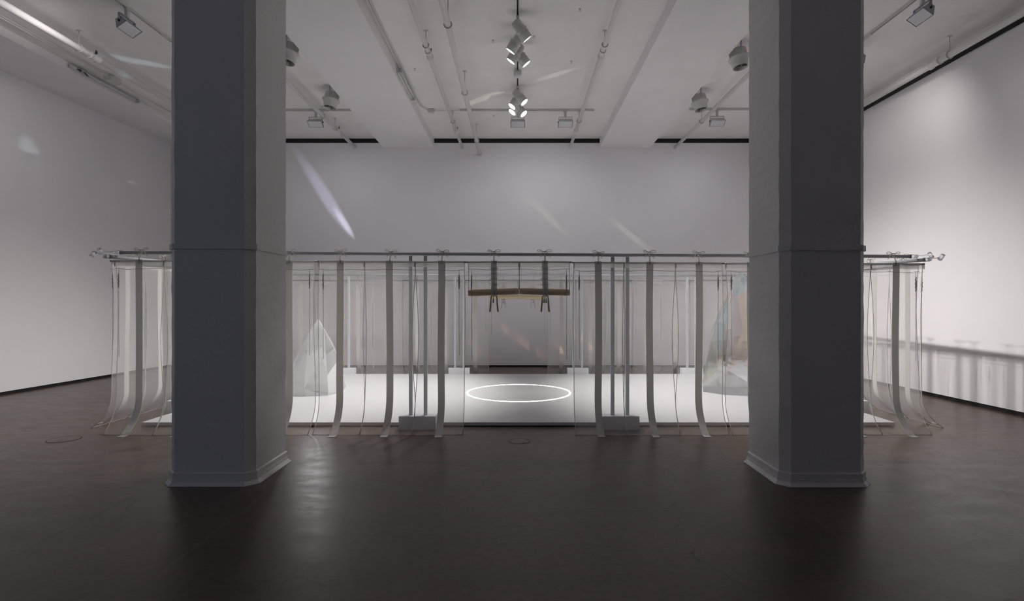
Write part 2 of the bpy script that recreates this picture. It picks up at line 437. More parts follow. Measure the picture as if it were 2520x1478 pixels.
# ------------------------------------------------------------------ curtain frame: stands and rails
YFR, YRD, YBK, YRB = 5.955, 5.90, 10.385, 10.45      # front bar, front rod, back bar, back rod
XS, XSR = 4.49, 4.57                                  # side bar, side rod
def zb(x): return 1.955 - .005 * x                    # bar height
def zr(x): return 1.861 - .0042 * x                   # rod height
def stand(cx, cy, rz, label, top):
    t = thing('frame_stand', label, 'stand', (cx, cy, 0), (0, 0, rz), 'curtain frame stands')
    MB().box(-.205, .205, -.075, .075, 0, .153).obj('base_box', M['box'], t, .003)
    for px in (-.083, .083):
        MB().box(px - .019, px + .019, -.019, .019, .153, top - .019).obj('pole', M['metal'], t)
    return t
def fstand(x, lab): stand(x, 5.995 + 0, 0, lab, zb(x) + 0.0)
fstand(-1.115, 'grey twin pole stand on a box foot, in front, left of the central opening')
fstand(1.155, 'grey twin pole stand on a box foot, in front, right of the central opening')
for x, lab in ((-1.13, 'pale twin pole stand behind the platform, next left of the back opening'), (1.18, 'pale twin pole stand behind the platform, next right of the back opening'),
               (-3.37, 'pale twin pole stand behind the platform, beside the short milky crystal'), (3.40, 'pale twin pole stand behind the platform, just left of the tall crystal')):
    stand(x, 10.39, 0, lab, 1.955)
stand(-4.45, 7.06, PI / 2, 'pale twin pole stand inside the left side curtain', 1.955)
stand(4.46, 7.06, PI / 2, 'pale twin pole stand inside the right side curtain', 1.955)

def end_piece(root, p, d, curve=0.0):
    """clear acrylic fork at the end of a rail: a sleeve, two bent prongs and a short knob"""
    d = Vector(d).normalized(); side = Vector((-d.y, d.x, 0)); p = Vector(p); k = MB()
    k.tube([p - d * .02, p + d * .07], [.024, .022], 14)
    for s in (-1, 1):
        pts = []
        for i in range(9):
            t = i / 8
            pts.append(p + d * (.06 + .17 * t) + side * s * (.010 + .014 * t) + Vector((0, 0, .010 + .035 * t * t * (1.0 if s > 0 else .2) - .01 * t)))
        k.tube(pts, [.011 - .003 * i / 8 for i in range(9)], 8, flat=.5)
    e = p + d * .225
    k.tube([e + Vector((0, 0, -.012)) - side * .02, e + Vector((0, 0, .040)) + side * .02], [.022, .020], 12)
    k.obj('clear_end_fitting', M['acrylic'], root)
def rail(a, b, r, label, ends=True):
    a = Vector(a); b = Vector(b); t = thing('curtain_rail', label, 'rail', a, group='top rails of the curtain frame')
    MB().tube([Vector(), b - a], r, 16).obj('bar', M['metal'], t)
    if ends:
        end_piece(t, Vector(), a - b); end_piece(t, b - a, b - a)
    return t
rail((-4.44, YFR, zb(-4.44)), (4.40, YFR, zb(4.40)), .0195, 'long grey rail across the front of the curtain frame, crossing behind both columns')
rail((-4.44, YBK, 1.975), (4.44, YBK, 1.955), .0195, 'long pale rail across the back of the curtain frame')
rail((-XS, 5.86, 1.922), (-XS, 10.5, 2.02), .0195, 'grey rail running back along the left side of the frame')
rail((XS, 5.86, 1.888), (XS, 10.5, 1.99), .0195, 'grey rail running back along the right side of the frame')

# ------------------------------------------------------------------ curtains (local x runs along the rail, local -y is outward)
def sweep_out(z, top, reach=.20, power=2.6, z0=.42):
    return 0 if z > z0 else reach * ((z0 - z) / z0) ** power
def fabric_edge(z, top, bow, end):
    """sideways bow of a cloth edge between the rod and the floor"""
    t = (top - z) / top
    if end: return bow * (math.sin(PI * min(1, t * 1.15)) * .7 + math.sin(2.3 * PI * t) * .3)
    return bow * max(0, math.sin(PI * max(0, min(1, (t - .06) / .78)))) ** 1.3
def width_cloth(u0, u1, top, b0, b1, e0, e1, ph, zbot=0.002, reach=.20):
    mb = MB(); nu, nv = 8, 44; vs = []; L0 = []; L1 = []
    for j in range(nv + 1):
        t = j / nv; z = top + (zbot - top) * (t ** .85 if zbot < .1 else t)
        a = u0 + fabric_edge(z, top, b0, e0); b = u1 - fabric_edge(z, top, b1, e1)
        so = sweep_out(z, top, reach) if zbot < .1 else 0
        for i in range(nu + 1):
            s = i / nu; u = a + (b - a) * s
            rip = .010 * math.sin(7 * u + ph + 1.3 * z) * min(1, (top - z) * 2) * (1 if z > .3 else z / .3)
            vs.append((u, -so - rip, z))
            if i == 0: L0.append(vs[-1])
            if i == nu: L1.append(vs[-1])
    fs = [(j * (nu + 1) + i, j * (nu + 1) + i + 1, (j + 1) * (nu + 1) + i + 1, (j + 1) * (nu + 1) + i) for j in range(nv) for i in range(nu)]
    mb.add(vs, fs, True); return mb, L0, L1, vs[-(nu + 1):]
def sweep_strap(u, top, w, ph, reach, lean=0, zbot=0.004):
    pts = []
    n = 36
    for j in range(n + 1):
        t = j / n; z = top - (top - zbot) * t ** .8
        pts.append((u + lean * sweep_out(z, top, 1.0) + .004 * math.sin(3 * z + ph), -.0165 - sweep_out(z, top, reach) - .006 * math.sin(2.2 * z + ph) * min(1, (top - z)), z))
    x, y, z = pts[-1]
    pts += [(x + lean * .1, y - .03, .0035), (x + lean * .2, y - .06, .0035)]
    return MB().ribbon(pts, w, th=.003)
def bow_mesh():
    """cord tied round the rail with a bow; origin on the rod, rail .095 above and .055 inside"""
    k = MB(); zt = .095; yi = .055
    k.tube([(-.003, -.018, -.02), (-.004, -.016, .03), (-.003, .0, .075), (-.002, .03, .085)], .0028, 6)
    k.tube([(.004, -.018, -.02), (.006, -.016, .03), (.003, .01, .078), (.002, .032, .09)], .0028, 6)
    k.tube([(0, yi + .023 * math.cos(q), zt + .023 * math.sin(q)) for q in [2 * PI * i / 14 for i in range(14)]], .003, 6, closed=True)
    c = Vector((0, yi - .02, zt + .022))
    k.tube([c + Vector((-.008, 0, 0)), c, c + Vector((.008, 0, 0))], [.003, .009, .003], 8)
    for s in (-1, 1):
        k.tube(smooth([c + Vector((s * a, -.005 * i, b)) for i, (a, b) in enumerate(((0, 0), (.028, .014 + .006 * s), (.056, .020), (.070, .009), (.056, -.004), (.024, -.001), (0, 0)))]), .0031, 6)
        k.tube(smooth([c + Vector((s * a, -.014, b)) for a, b in ((0, 0), (.026, -.014), (.040, -.040), (.050 + .01 * s, -.066))]), .0031, 6)
    return k
BOW = bow_mesh().mesh('tie_bow', M['tiecord'])
def tassel_mesh():
    k = MB(); pts = []; rr = []
    for i in range(33):
        z = -.055 - .165 * i / 32; pts.append((.0022 * math.sin(i * .8), .002 * math.cos(i * .8), z)); rr.append(.0085 + .0012 * math.sin(i * 2.6) - .004 * (abs(i - 16) / 16) ** 2)
    k.tube([(0, 0, 0), (.0, 0, -.055)], .0022, 6); k.tube(pts, rr, 8)
    k.tube([(0, 0, -.22), (.001, 0, -.255), (.0, 0, -.6), (.002, 0, -.98)], .0022, 6)
    k.tube([(0, 0, -.252), (0, 0, -.258), (0, 0, -.264)], [.002, .0055, .002], 6)
    return k
TASSEL = tassel_mesh().mesh('tassel', M['cord'])

def curtain(name, label, origin, rz, ztop, u0, u1, straps, slits, bows=None, reach=.20, lean_sign=True, end_bow=.0, group='sheer curtain panels'):
    """one rod with several sewn widths of organza; u in world-like metres along the rail"""
    t = thing(name, label, 'curtain', (*origin, 0), (0, 0, rz), group)
    z0 = ztop(u0); z1 = ztop(u1)
    MB().tube([(u0 - .02, 0, z0), (u1 + .02, 0, z1)], .0105, 10).obj('rod', M['rod'], t)
    cuts = [u0] + list(slits) + [u1]
    for i, us in enumerate(straps):
        a, b = cuts[i], cuts[i + 1]; top = ztop(us); ph = us * 5
        rnd = random.Random(int(us * 1000) + int(rz * 10))
        amps = (.030, .018, .036, .012, .024)
        b0 = end_bow if i == 0 else amps[int(abs(a) * 7) % 5]
        b1 = end_bow if i == len(straps) - 1 else amps[int(abs(b) * 7) % 5]
        mb, L0, L1, bot = width_cloth(a + .002, b - .002, top + .011, b0, b1, i == 0, i == len(straps) - 1, ph, reach=reach)
        f = mb.obj('sheer_cloth', M['sheer'], t)
        for Lx in (L0, L1): MB().tube([(x, y - .001, z) for x, y, z in Lx[::2]], .0036, 6, flat=1).obj('edge_piping', M['trim'], f)
        MB().tube([(x, y, .004) for x, y, z in bot], .003, 6).obj('floor_hem', M['trim'], f)
        hb = MB(); hb.add([(L0[0][0], -.0125, top + .009), (L1[0][0], -.0125, top + .009), (L1[2][0], -.0145, top - .055), (L0[2][0], -.0145, top - .055)], [(0, 1, 2, 3)])
        hb.obj('top_hem', M['hem'], f)
        MB().box(a - .008, a + .008, -.016, -.013, top - .058, top + .006).obj('seam_tab', M['strap'], f)
        ln = 0
        sweep_strap(us, top + .014, .076, ph, reach + .035, ln).obj('strap', M['strap'], t)
        bo = link('tie_bow', BOW, t); bo.location = (us, 0, top + .004); bo.scale = (rnd.uniform(.9, 1.15) * rnd.choice((-1, 1)), 1, rnd.uniform(.95, 1.05))
        bo.rotation_euler = (0, rnd.uniform(-.12, .12), 0)
    # draw cord
    pts = []; n = 40
    for i in range(n + 1):
        u = u0 + .012 + (u1 - u0 - .024) * i / n
        sag = 0
        for s in straps: sag += .008 * math.exp(-((u - s) / .12) ** 2)
        edge = min(u - u0, u1 - u)
        pts.append((u, -.026 - .004 * math.sin(u * 9), ztop(u) - .078 - .008 + sag - (.012 if edge > .08 else .0) * (1 if edge < .3 else .3)))
    MB().tube(pts, .0023, 6).obj('draw_cord', M['cord'], t)
    for u in (u0 + .055, u1 - .055):
        k = link('tassel', TASSEL, t); k.location = (u, -.030, ztop(u) - .085)
        k.scale = (1, 1, random.uniform(.96, 1.04))
    return t

G = 'full length sheer curtain panels'
fr = lambda u: zr(u)
curtain('sheer_curtain', 'sheer panel at the far left of the front row, running behind the left column', (0, YRD), 0, fr, -4.45, -2.235, (-4.18, -3.62, -3.07, -2.52), (-3.91, -3.34, -2.79), end_bow=.03)
curtain('sheer_curtain', 'sheer panel with three straps in the front row, just left of the central opening', (0, YRD), 0, fr, -2.195, -.587, (-1.96, -1.41, -.838), (-1.69, -1.13), end_bow=-.012)
curtain('sheer_curtain', 'sheer panel with three straps in the front row, just right of the central opening', (0, YRD), 0, fr, .628, 2.27, (.896, 1.464, 2.009), (1.18, 1.752), end_bow=-.012)
curtain('sheer_curtain', 'sheer panel at the far right of the front row, running behind the right column', (0, YRD), 0, fr, 2.305, 4.45, (2.58, 3.11, 3.65, 4.184), (2.84, 3.38, 3.914), end_bow=.03)
# back row: local x runs towards world -X
bk = lambda u: 1.866
curtain('sheer_curtain', 'pale sheer panel at the far left of the back row', (0, YRB), PI, bk, 2.26, 4.46, (2.55, 3.13, 3.69, 4.26), (2.84, 3.41, 3.98), end_bow=.02)
curtain('sheer_curtain', 'pale sheer panel in the back row, just left of its central opening', (0, YRB), PI, bk, .565, 2.22, (.83, 1.41, 1.97), (1.12, 1.69), end_bow=-.01)
curtain('sheer_curtain', 'pale sheer panel in the back row, just right of its central opening', (0, YRB), PI, bk, -2.24, -.60, (-2.0, -1.44, -.87), (-1.72, -1.15), end_bow=-.01)
curtain('sheer_curtain', 'pale sheer panel at the far right of the back row, behind the tall crystal', (0, YRB), PI, bk, -4.46, -2.28, (-4.22, -3.66, -3.10, -2.55), (-3.94, -3.38, -2.82), end_bow=.02)
# sides
sl = lambda u: 1.885
curtain('sheer_curtain', 'sheer panel of the left side row, nearest the front corner', (-XSR, 0), -PI / 2, sl, -7.66, -6.00, (-7.39, -6.83, -6.26), (-7.11, -6.545), reach=.24, end_bow=.03)
curtain('sheer_curtain', 'sheer panel in the middle of the left side row', (-XSR, 0), -PI / 2, sl, -8.78, -7.70, (-8.51, -7.95), (-8.23,), reach=.24)
curtain('sheer_curtain', 'sheer panel of the left side row, nearest the back corner', (-XSR, 0), -PI / 2, sl, -10.40, -8.82, (-10.14, -9.62, -9.08), (-9.88, -9.35), reach=.24)
sr = lambda u: 1.85
curtain('sheer_curtain', 'sheer panel of the right side row, nearest the front corner', (XSR, 0), PI / 2, sr, 6.00, 7.66, (6.26, 6.83, 7.39), (6.545, 7.11), reach=.24, end_bow=.03)
curtain('sheer_curtain', 'sheer panel in the middle of the right side row', (XSR, 0), PI / 2, sr, 7.70, 8.78, (7.95, 8.51), (8.23,), reach=.24)
curtain('sheer_curtain', 'sheer panel of the right side row, nearest the back corner', (XSR, 0), PI / 2, sr, 8.82, 10.40, (9.08, 9.62, 10.14), (9.35, 9.88), reach=.24)

# rolled-up short panels over the openings
def frog_mesh():
    k = MB()
    k.tube([(-.006, 0, 0), (0, 0, 0), (.006, 0, 0)], [.004, .0085, .004], 8)
    for s in (-1, 1):
        pts = [(0, 0, 0), (s * .016, 0, .004), (s * .028, 0, .0105), (s * .040, 0, .011), (s * .046, 0, .002), (s * .041, 0, -.0075), (s * .028, 0, -.008), (s * .015, 0, -.003)]
        k.tube(smooth(pts + [(0, 0, 0)]), .0026, 6)
    return k
FROG = frog_mesh().mesh('frog_knot', M['cord'])
def rolled(label, origin, rz, z, u0, um, u1, straps, detail, pale):
    t = thing('rolled_curtain', label, 'curtain', (*origin, 0), (0, 0, rz), 'rolled up sheer panels')
    RR = .0365; zc = 1.530
    MB().tube([(u0 - .02, 0, z), (u1 + .02, 0, z)], .0105, 10).obj('rod', M['rod'], t)
    for a, b, za, zb_ in ((u0, um, zc - .008, zc + .012), (um, u1, zc + .012, zc - .002)):
        y = -.006
        w = MB(); nu = 6; nv = 10; vs = []
        for j in range(nv + 1):
            for i in range(nu + 1):
                u = a + .004 + (b - a - .008) * i / nu; vs.append((u, -.004 - .005 * math.sin(6 * u + j * .2), z + .011 + (zc + .02 - z) * j / nv))
        w.add(vs, [(j * (nu + 1) + i, j * (nu + 1) + i + 1, (j + 1) * (nu + 1) + i + 1, (j + 1) * (nu + 1) + i) for j in range(nv) for i in range(nu)], True)
        f = w.obj('sheer_cloth', M['sheer'], t)
        for e in (a + .004, b - .004):
            MB().tube([(e, -.006, z + .008), (e + (.004 if e < um else -.004), -.009, (z + zc) / 2), (e, -.008, zc + .03)], .0036, 6).obj('edge_piping', M['trim'], f)
        hb = MB().add([(a + .004, -.0125, z + .009), (b - .004, -.0125, z + .009), (b - .004, -.0135, z - .055), (a + .004, -.0135, z - .055)], [(0, 1, 2, 3)])
        hb.obj('top_hem', M['hem'], f)
        rl = MB(); n = 14; pts = [(a + .002 + (b - a - .004) * i / n, y, za + (zb_ - za) * i / n) for i in range(n + 1)]
        rad = [RR * (.86 if i in (0, n) else 1.0) for i in range(n + 1)]
        rl.tube(pts, rad, 20)
        rl.obj('cloth_roll', M['roll'], t)
    MB().box(um - .011, um + .011, -.0165, -.0125, z - .058, z + .012).obj('seam_tab', M['strap'], t)
    pts = [(u0 + (u1 - u0) * i / 30, -.024, z - .082 + .006 * math.cos(12 * (u0 + (u1 - u0) * i / 30 - um)) ) for i in range(31)]
    MB().tube(pts, .0023, 6).obj('draw_cord', M['cord'], t)
    for k, us in enumerate(straps):
        yy = -.020
        path = [(us, 0.0, z + .016), (us, yy + .002, z + .010), (us + .001, yy, z - .1), (us + .002, yy - .004, zc + .09), (us + .003, -.046, zc + .035), (us + .004, -.049, zc), (us + .004, -.044, zc - .028), (us + .004, -.020, zc - .044), (us + .004, .004, zc - .045)]
        MB().ribbon(path, .062, th=.003).obj('strap', M['strap'], t)
        MB().tube([(us - .002, -.0255, z - .06), (us - .001, -.0265, z - .15), (us, -.031, z - .235), (us + .001, -.053, zc + .03), (us + .002, -.055, zc - .03)], .0025, 6).obj('lacing_cord', M['cord'], t)
        if detail:
            for j in range(4):
                fk = link('frog_knot', FROG, t); fk.location = (us - .001, -.030, z - .068 - .059 * j); fk.rotation_euler = (0, random.uniform(-.06, .06), 0)
        for s in (-1, 1):
            rp = [(us + s * .030, -.030, zc - .04), (us + s * .034, -.034, zc - .09), (us + s * .038, -.032, zc - .15), (us + s * .044, -.034, zc - .215)]
            MB().ribbon(rp, [.006, .013, .016, .015], axis=(1, .3, 0), th=.0015).ribbon([(x + .005, y - .006, zz) for x, y, zz in rp], [.006, .008, .010, .012], axis=(.9, -.4, 0), th=.0015).obj('ribbon_tail', M['ribbon'] if not pale else M['strap'], t)
        for s in ((-.5,) if k == 0 else (-1, 1)):
            g = MB().tube([(us + s * .006, -.046, zc - .036), (us + s * .010, -.046, zc - .06)], .002, 5)
            g.prism([(-.006, -.003), (.006, -.003), (.006, .003), (-.006, .003)], 0, 0.001) if False else None
            g.ribbon([(us + s * .010, -.046, zc - .055), (us + s * .011, -.046, zc - .085), (us + s * .012, -.046, zc - .118)], [.006, .016, .018], th=.003)
            g.obj('pull_tag', M['tag'], t)
        bo = link('tie_bow', BOW, t); bo.location = (us, 0, z + .006); bo.scale = (1.15 if k else 1.0, 1, 1)
    for u in (u0 + .042, u1 - .042):
        k = link('tassel', TASSEL, t); k.location = (u, -.050, z - .085)
    return t
rolled('short front panel rolled up on a tan roll with two knotted straps', (0, YRD), 0, 1.863, -.545, .022, .583, (-.258, .306), True, False)
rolled('short pale back panel rolled up on a cream roll, seen below the front one', (0, YRB), PI, 1.866, -.585, -.0, .55, (-.31, .27), False, True)

# ------------------------------------------------------------------ ceiling services
def ring_path(c, r, axis, n=14):
    ax = Vector(axis).normalized(); a = ax.cross(Vector((0, 0, 1))).normalized(); b = ax.cross(a)
    return [Vector(c) + a * (r * math.cos(2 * PI * i / n)) + b * (r * math.sin(2 * PI * i / n)) for i in range(n)]
def pipe(x, z, r, y0, y1, label, hangers=(), fittings=()):
    t = thing('ceiling_pipe', label, 'pipe', (x, 0, z), group='white ceiling pipes')
    MB().tube([(0, y0, 0), (0, y1, 0)], r, 14).obj('pipe', M['pipe'], t)
    for y in hangers:
        h = MB().tube([(0, y, r), (0, y, ZC - z)], .006, 6); h.tube(ring_path((0, y, 0), r + .007, (0, 1, 0)), .007, 6, closed=True)
        h.box(-.03, .03, y - .02, y + .02, ZC - z - .006, ZC - z); h.obj('hanger', M['whitemetal'], t)
    for y in fittings:
        MB().tube([(0, y - .09, 0), (0, y - .07, 0), (0, y - .065, 0), (0, y + .065, 0), (0, y + .07, 0), (0, y + .10, 0)], [r + .012, r + .012, r + .004, r + .004, r + .014, r + .014], 14).obj('coupling', M['pipe'], t)
        MB().tube(ring_path((r * .9, y, r + .018), .022, (1, .3, 0)), .006, 6, closed=True).tube([(r * .5, y, r * .6), (r * .9, y, r + .02)], .012, 8).obj('drain_plug', M['dark'], t)
    return t
pipe(-1.235, 4.90, .033, -3, 11.9, 'white pipe just right of the left beam', (7.2, 10.2), (7.45, 10.75))
pipe(-.835, 4.76, .040, -3, 11.9, 'thicker white pipe second to the right of the left beam', (6.4, 8.45, 10.95), ())
pipe(1.185, 4.91, .033, -3, 11.9, 'white pipe just left of the right beam', (7.2, 10.2), (7.45, 10.8))
pipe(-3.63, 4.91, .036, -3, 11.9, 'white pipe just left of the left beam', (9.95, 10.6), (10.75,))
pipe(3.53, 4.90, .036, -3, 11.9, 'white pipe just right of the right beam', (10.2,), ())
pipe(-5.93, 4.86, .045, -3, 11.9, 'white pipe over the left part of the room, beyond the left track', (7.2,), (7.45,))
pipe(5.97, 4.84, .045, -3, 11.9, 'white pipe close to the right wall above the black strip', (7.35,), (7.6,))

def track(name, a, b, label):
    a = Vector(a); b = Vector(b); d = (b - a); L = d.length
    t = thing('lighting_track', label, 'lighting track', a, (0, 0, math.atan2(d.y, d.x)), 'lighting tracks')
    c = MB(); c.box(0, L, -.019, -.009, -.034, 0).box(0, L, .009, .019, -.034, 0).box(0, L, -.009, .009, -.008, 0); c.obj('channel', M['whitemetal'], t)
    MB().box(0.01, L - .01, -.0088, .0088, -.020, -.008).obj('slot', M['black'], t)
    for i in range(max(1, int(L / 1.1))):
        x = .5 + i * 1.1
        if x < L - .1: MB().box(x - .07, x + .07, -.0185, .0185, -.037, -.0345).obj('joiner', M['whitemetal'], t)
    return t
ZT = ZC
track('t', (0.005, -2, ZT), (0.005, 9.75, ZT), 'white track running down the middle of the ceiling above the ring')
track('t', (-4.84, -2, ZT), (-4.84, 10.3, ZT), 'white track running down the left ceiling bay')
track('t', (4.81, -2, ZT), (4.81, 10.3, ZT), 'white track running down the right ceiling bay')
track('t', (-1.1, 10.10, ZT), (1.46, 10.10, ZT), 'short white cross track between the two beams')
track('t', (-5.2, 10.10, ZT), (-3.15, 10.10, ZT), 'short white cross track left of the left beam')
track('t', (3.25, 10.05, ZT), (5.2, 10.05, ZT), 'short white cross track right of the right beam')

# flood lamps
def flood(loc, rz, tilt, label, grey):
    t = thing('flood_lamp', label, 'lamp', loc, (0, 0, rz), 'flood lamps on the tracks')
    m = M['lampgrey'] if grey else M['whitemetal']
    MB().box(-.006, .006, -.006, .006, -.06, -.001).box(-.035, .035, -.02, .02, -.06, -.036).box(-.02, .02, -.02, .02, -.15, -.06).obj('track_adapter', M['whitemetal'], t, .003)
    y = MB(); w = .13
    y.box(-w, w, -.016, .016, -.158, -.152).box(-w, -w + .005, -.016, .016, -.27, -.152).box(w - .005, w, -.016, .016, -.27, -.152); y.obj('yoke', m, t)
    rot = Matrix.Translation((0, 0, -.25)) @ Matrix.Rotation(tilt, 4, 'X')
    h = MB(); W = .118
    vs = [rot @ Vector(v) for v in [(-W, -.035, .05), (W, -.035, .05), (W, .045, .05), (-W, .045, .05), (-W - .02, -.075, -.06), (W + .02, -.075, -.06), (W + .02, .075, -.06), (-W - .02, .075, -.06)]]
    h.add(vs, [(3, 2, 1, 0), (0, 1, 5, 4), (1, 2, 6, 5), (2, 3, 7, 6), (3, 0, 4, 7)])
    for i in range(9): h.box(-.09 + i * .0225, -.082 + i * .0225, -.03, .04, .05, .062, rot)
    hs = h.obj('housing', m, t)
    MB().box(-W - .01, W + .01, -.068, .068, -.0585, -.052, rot).obj('glass_front', M['box'], hs)
    k = MB()
    for s in (-1, 1): k.tube([rot @ Vector((s * (W + .004), 0, 0)), rot @ Vector((s * .140, 0, 0))], .014, 10)
    k.obj('pivot_knob', M['dark'], t)
    MB().tube([(0.005, 0, -.15), (.012, .012, -.18), (.0, .016, -.205), rot @ Vector((0, 0, .05))], .004, 6).obj('cable', M['whitemetal'], t)
    return t
flood((-4.84, 6.60, ZC), -PI / 2, R(35), 'grey flood lamp hanging from the left track', True)
flood((4.81, 6.32, ZC), PI / 2, R(35), 'grey flood lamp on the right track, nearer of the two there', True)
flood((4.81, 7.55, ZC), PI / 2, R(35), 'grey flood lamp on the right track, half hidden by the right column', True)
flood((0.01, 10.10, ZC), 0, R(-30), 'pale flood lamp on the cross track right behind the rear spotlights', False)
flood((.91, 10.10, ZC), 0, R(-30), 'pale flood lamp on the cross track, left of the right beam', False)
flood((-3.82, 10.10, ZC), 0, R(-30), 'pale flood lamp left of the left beam', False)
flood((3.77, 10.05, ZC), 0, R(-30), 'pale flood lamp right of the right beam', False)

# big can lamps beside the beams
def can(loc, lean, label):
    t = thing('can_lamp', label, 'lamp', loc, (0, 0, 0), 'large can lamps beside the beams')
    rot = Matrix.Translation((0, 0, -.10)) @ Matrix.Rotation(lean, 4, 'Y') @ Matrix.Rotation(R(-6), 4, 'X')
    MB().lathe([(.10, -.0), (.118, -.01), (.118, -.115), (.124, -.118)][::-1], 28, rot).obj('can_body', M['whitemetal'], t)
    MB().lathe([(.125, -.118), (.148, -.122), (.148, -.132), (.138, -.140), (.120, -.175), (.112, -.195), (.105, -.26), (.098, -.26), (.10, -.2), (.095, -.19)], 28, rot, caps=False).obj('flared_shroud', M['whitemetal'], t)
    b = MB().lathe([(.0955, -.192), (.095, -.188)][::-1], 24, rot); b.box(-.095, .095, -.003, .003, -.25, -.19, rot).box(-.003, .003, -.095, .095, -.25, -.19, rot); b.obj('baffle', M['cavity'], t)
    k = MB().box(-.012, .012, -.128, -.120, -.16, .0); k.box(-.012, .012, .120, .128, -.16, .0).box(-.012, .012, -.128, .128, -.006, 0)
    k.tube([(0, -.134, -.15), (0, -.118, -.15)], .014, 8).tube([(0, .134, -.15), (0, .118, -.15)], .014, 8); k.obj('mounting_yoke', M['lampgrey'], t)
    return t
can((-3.155, 7.40, ZC), R(8), 'large white can lamp left of the left beam, near the left column')
can((-3.16, 9.10, ZC), R(8), 'large white can lamp left of the left beam, farther back above the cross track')
can((3.12, 7.55, ZC), R(-8), 'large white can lamp right of the right beam, near the right column')
can((3.13, 9.20, ZC), R(-8), 'large white can lamp right of the right beam, farther back above the cross track')

# spot lamps on the middle track, with their light
def spot(x, y, aim, label, power, size=84, col=(1, .965, .93)):
    t = thing('spot_lamp', label, 'lamp', (.005, y, ZC), group='white spotlights on the middle track')
    piv = Vector((x, 0, -.22)); tgt = Vector(aim) - (Vector((.005, y, ZC)) + piv); d = tgt.normalized()
    rot = Matrix.Translation(piv) @ d.to_track_quat('-Z', 'Y').to_matrix().to_4x4()
    MB().box(-.018, .018, -.05, .05, -.065, -.036).obj('track_adapter', M['whitemetal'], t, .003)
    MB().tube([(0, 0, -.065), (x * .2, 0, -.12), (x * .8, 0, -.19)], .012, 8).obj('stem', M['whitemetal'], t)
    MB().lathe([(.030, .155), (.055, .150), (.062, .135), (.066, .03), (.078, .025), (.080, .010), (.072, .005), (.074, -.115), (.070, -.115), (.069, -.095)], 26, rot, caps=False).lathe([(.030, .1549), (.0302, .155)], 26, rot).obj('lamp_head', M['whitemetal'], t)
    MB().lathe([(.0765, -.03), (.0785, -.034), (.0765, -.038)], 26, rot, caps=False).obj('filter_ring', M['whitemetal'], t)
    MB().lathe([(.0685, -.106), (.0685, -.104)], 24, rot).obj('lens', M['lens'], t)
    ld = bpy.data.lights.new('spot', 'SPOT'); ld.energy = power; ld.spot_size = R(size); ld.spot_blend = 1.0; ld.color = col; ld.shadow_soft_size = .04
    lo = bpy.data.objects.new('spot_light', ld); C.objects.link(lo)
    lo.matrix_world = Matrix.Translation((.005, y, ZC)) @ rot @ Matrix.Translation((0, 0, -.125))
    return t
SP = 330
AL = (-3.12, 8.15, .45); AR = (3.42, 8.15, .7)
spot(.055, 6.80, AR, 'foremost spotlight of the front cluster, aimed right', SP)
spot(-.035, 7.12, AL, 'front cluster spotlight aimed left, nearer of its left pair', SP)
spot(-.035, 7.42, AL, 'front cluster spotlight aimed left, farther of its left pair', SP)
spot(.055, 7.52, AR, 'front cluster spotlight aimed right, just before the sensor', SP)
spot(.045, 8.98, AR, 'foremost spotlight of the rear cluster, aimed right', SP)
spot(-.035, 9.16, AL, 'rear cluster spotlight aimed left, nearer of its left pair', SP)
spot(-.035, 9.44, AL, 'rear cluster spotlight aimed left, farther of its left pair', SP)
spot(.045, 9.54, AR, 'rear cluster spotlight aimed right, farthest back', SP)

# sensor on the middle track
se = thing('ceiling_sensor', 'round white sensor on the middle track between the spotlight clusters', 'sensor', (.005, 8.38, ZC - .037))
MB().lathe([(.045, 0), (.062, -.004), (.064, -.05), (.060, -.058)][::-1], 24).obj('housing', M['whitemetal'], se)
MB().lathe([(.058, -.058), (.056, -.075), (.044, -.092), (.02, -.100), (.004, -.102)][::-1], 24).obj('dome', M['box'], se)

# eye hooks
def hook(x, y, label):
    t = thing('ceiling_hook', label, 'hook', (x, y, ZC), group='small hooks in the ceiling')
    MB().box(-.016, .016, -.003, .003, -.003, 0).tube([(0, 0, 0), (0, 0, -.016)], .0015, 6).tube(ring_path((0, 0, -.027), .011, (0, 1, 0)), .0015, 6, closed=True).obj('eye', M['dark'], t)
def at_ceiling(px, py):
    d = (ZC - 1.4) * 1310 / (748 - py); return ((px - 1273) / 1310 * d, d)
for px, py, lab in ((1213, 98, 'small ceiling hook left of the front spotlight cluster'), (1314, 88, 'small ceiling hook right of the front spotlight cluster'), (1427, 21, 'small ceiling hook left of the pipe by the right beam, nearest the viewer'),
                    (1406, 150, 'small ceiling hook between the sensor and the pipe by the right beam'), (1021, 168, 'small ceiling hook beside the strip lamp on the left beam'), (1215, 283, 'small ceiling hook behind the cross track')):
    x, y = at_ceiling(px, py); hook(x, y, lab)

# conduits, boxes, strip lamps
c1 = thing('electrical_conduit', 'thin white conduit along the right edge of the left beam', 'conduit', (-1.82, 0, ZC - .006))
MB().tube([(0, -3, -.02), (0, 9.6, -.02), (.02, 9.85, -.02), (.12, 10.08, -.02), (.18, 10.10, -.02)], .011, 8).tube([(.028, -3, -.015), (.028, 9.5, -.015), (.05, 9.86, -.015)], .008, 8).obj('tubing', M['pipe'], c1)
MB().box(.13, .24, 10.06, 10.14, -.06, 0).obj('junction_box', M['whitemetal'], c1, .004)
MB().tube([(.24, 10.10, -.03), (.5, 10.09, -.02), (.73, 10.10, -.02)], .008, 8).obj('feed_tube', M['pipe'], c1)
s1 = thing('strip_lamp', 'slim white strip lamp fixed to the side of the left beam', 'lamp', (-1.845, 8.75, 5.00))
MB().box(-.012, .02, -.58, .58, -.03, .03).obj('housing', M['whitemetal'], s1, .003)
MB().tube([(.045, -.50, -.01), (.045, .52, -.01)], .013, 10).obj('tube_lamp', M['box'], s1)
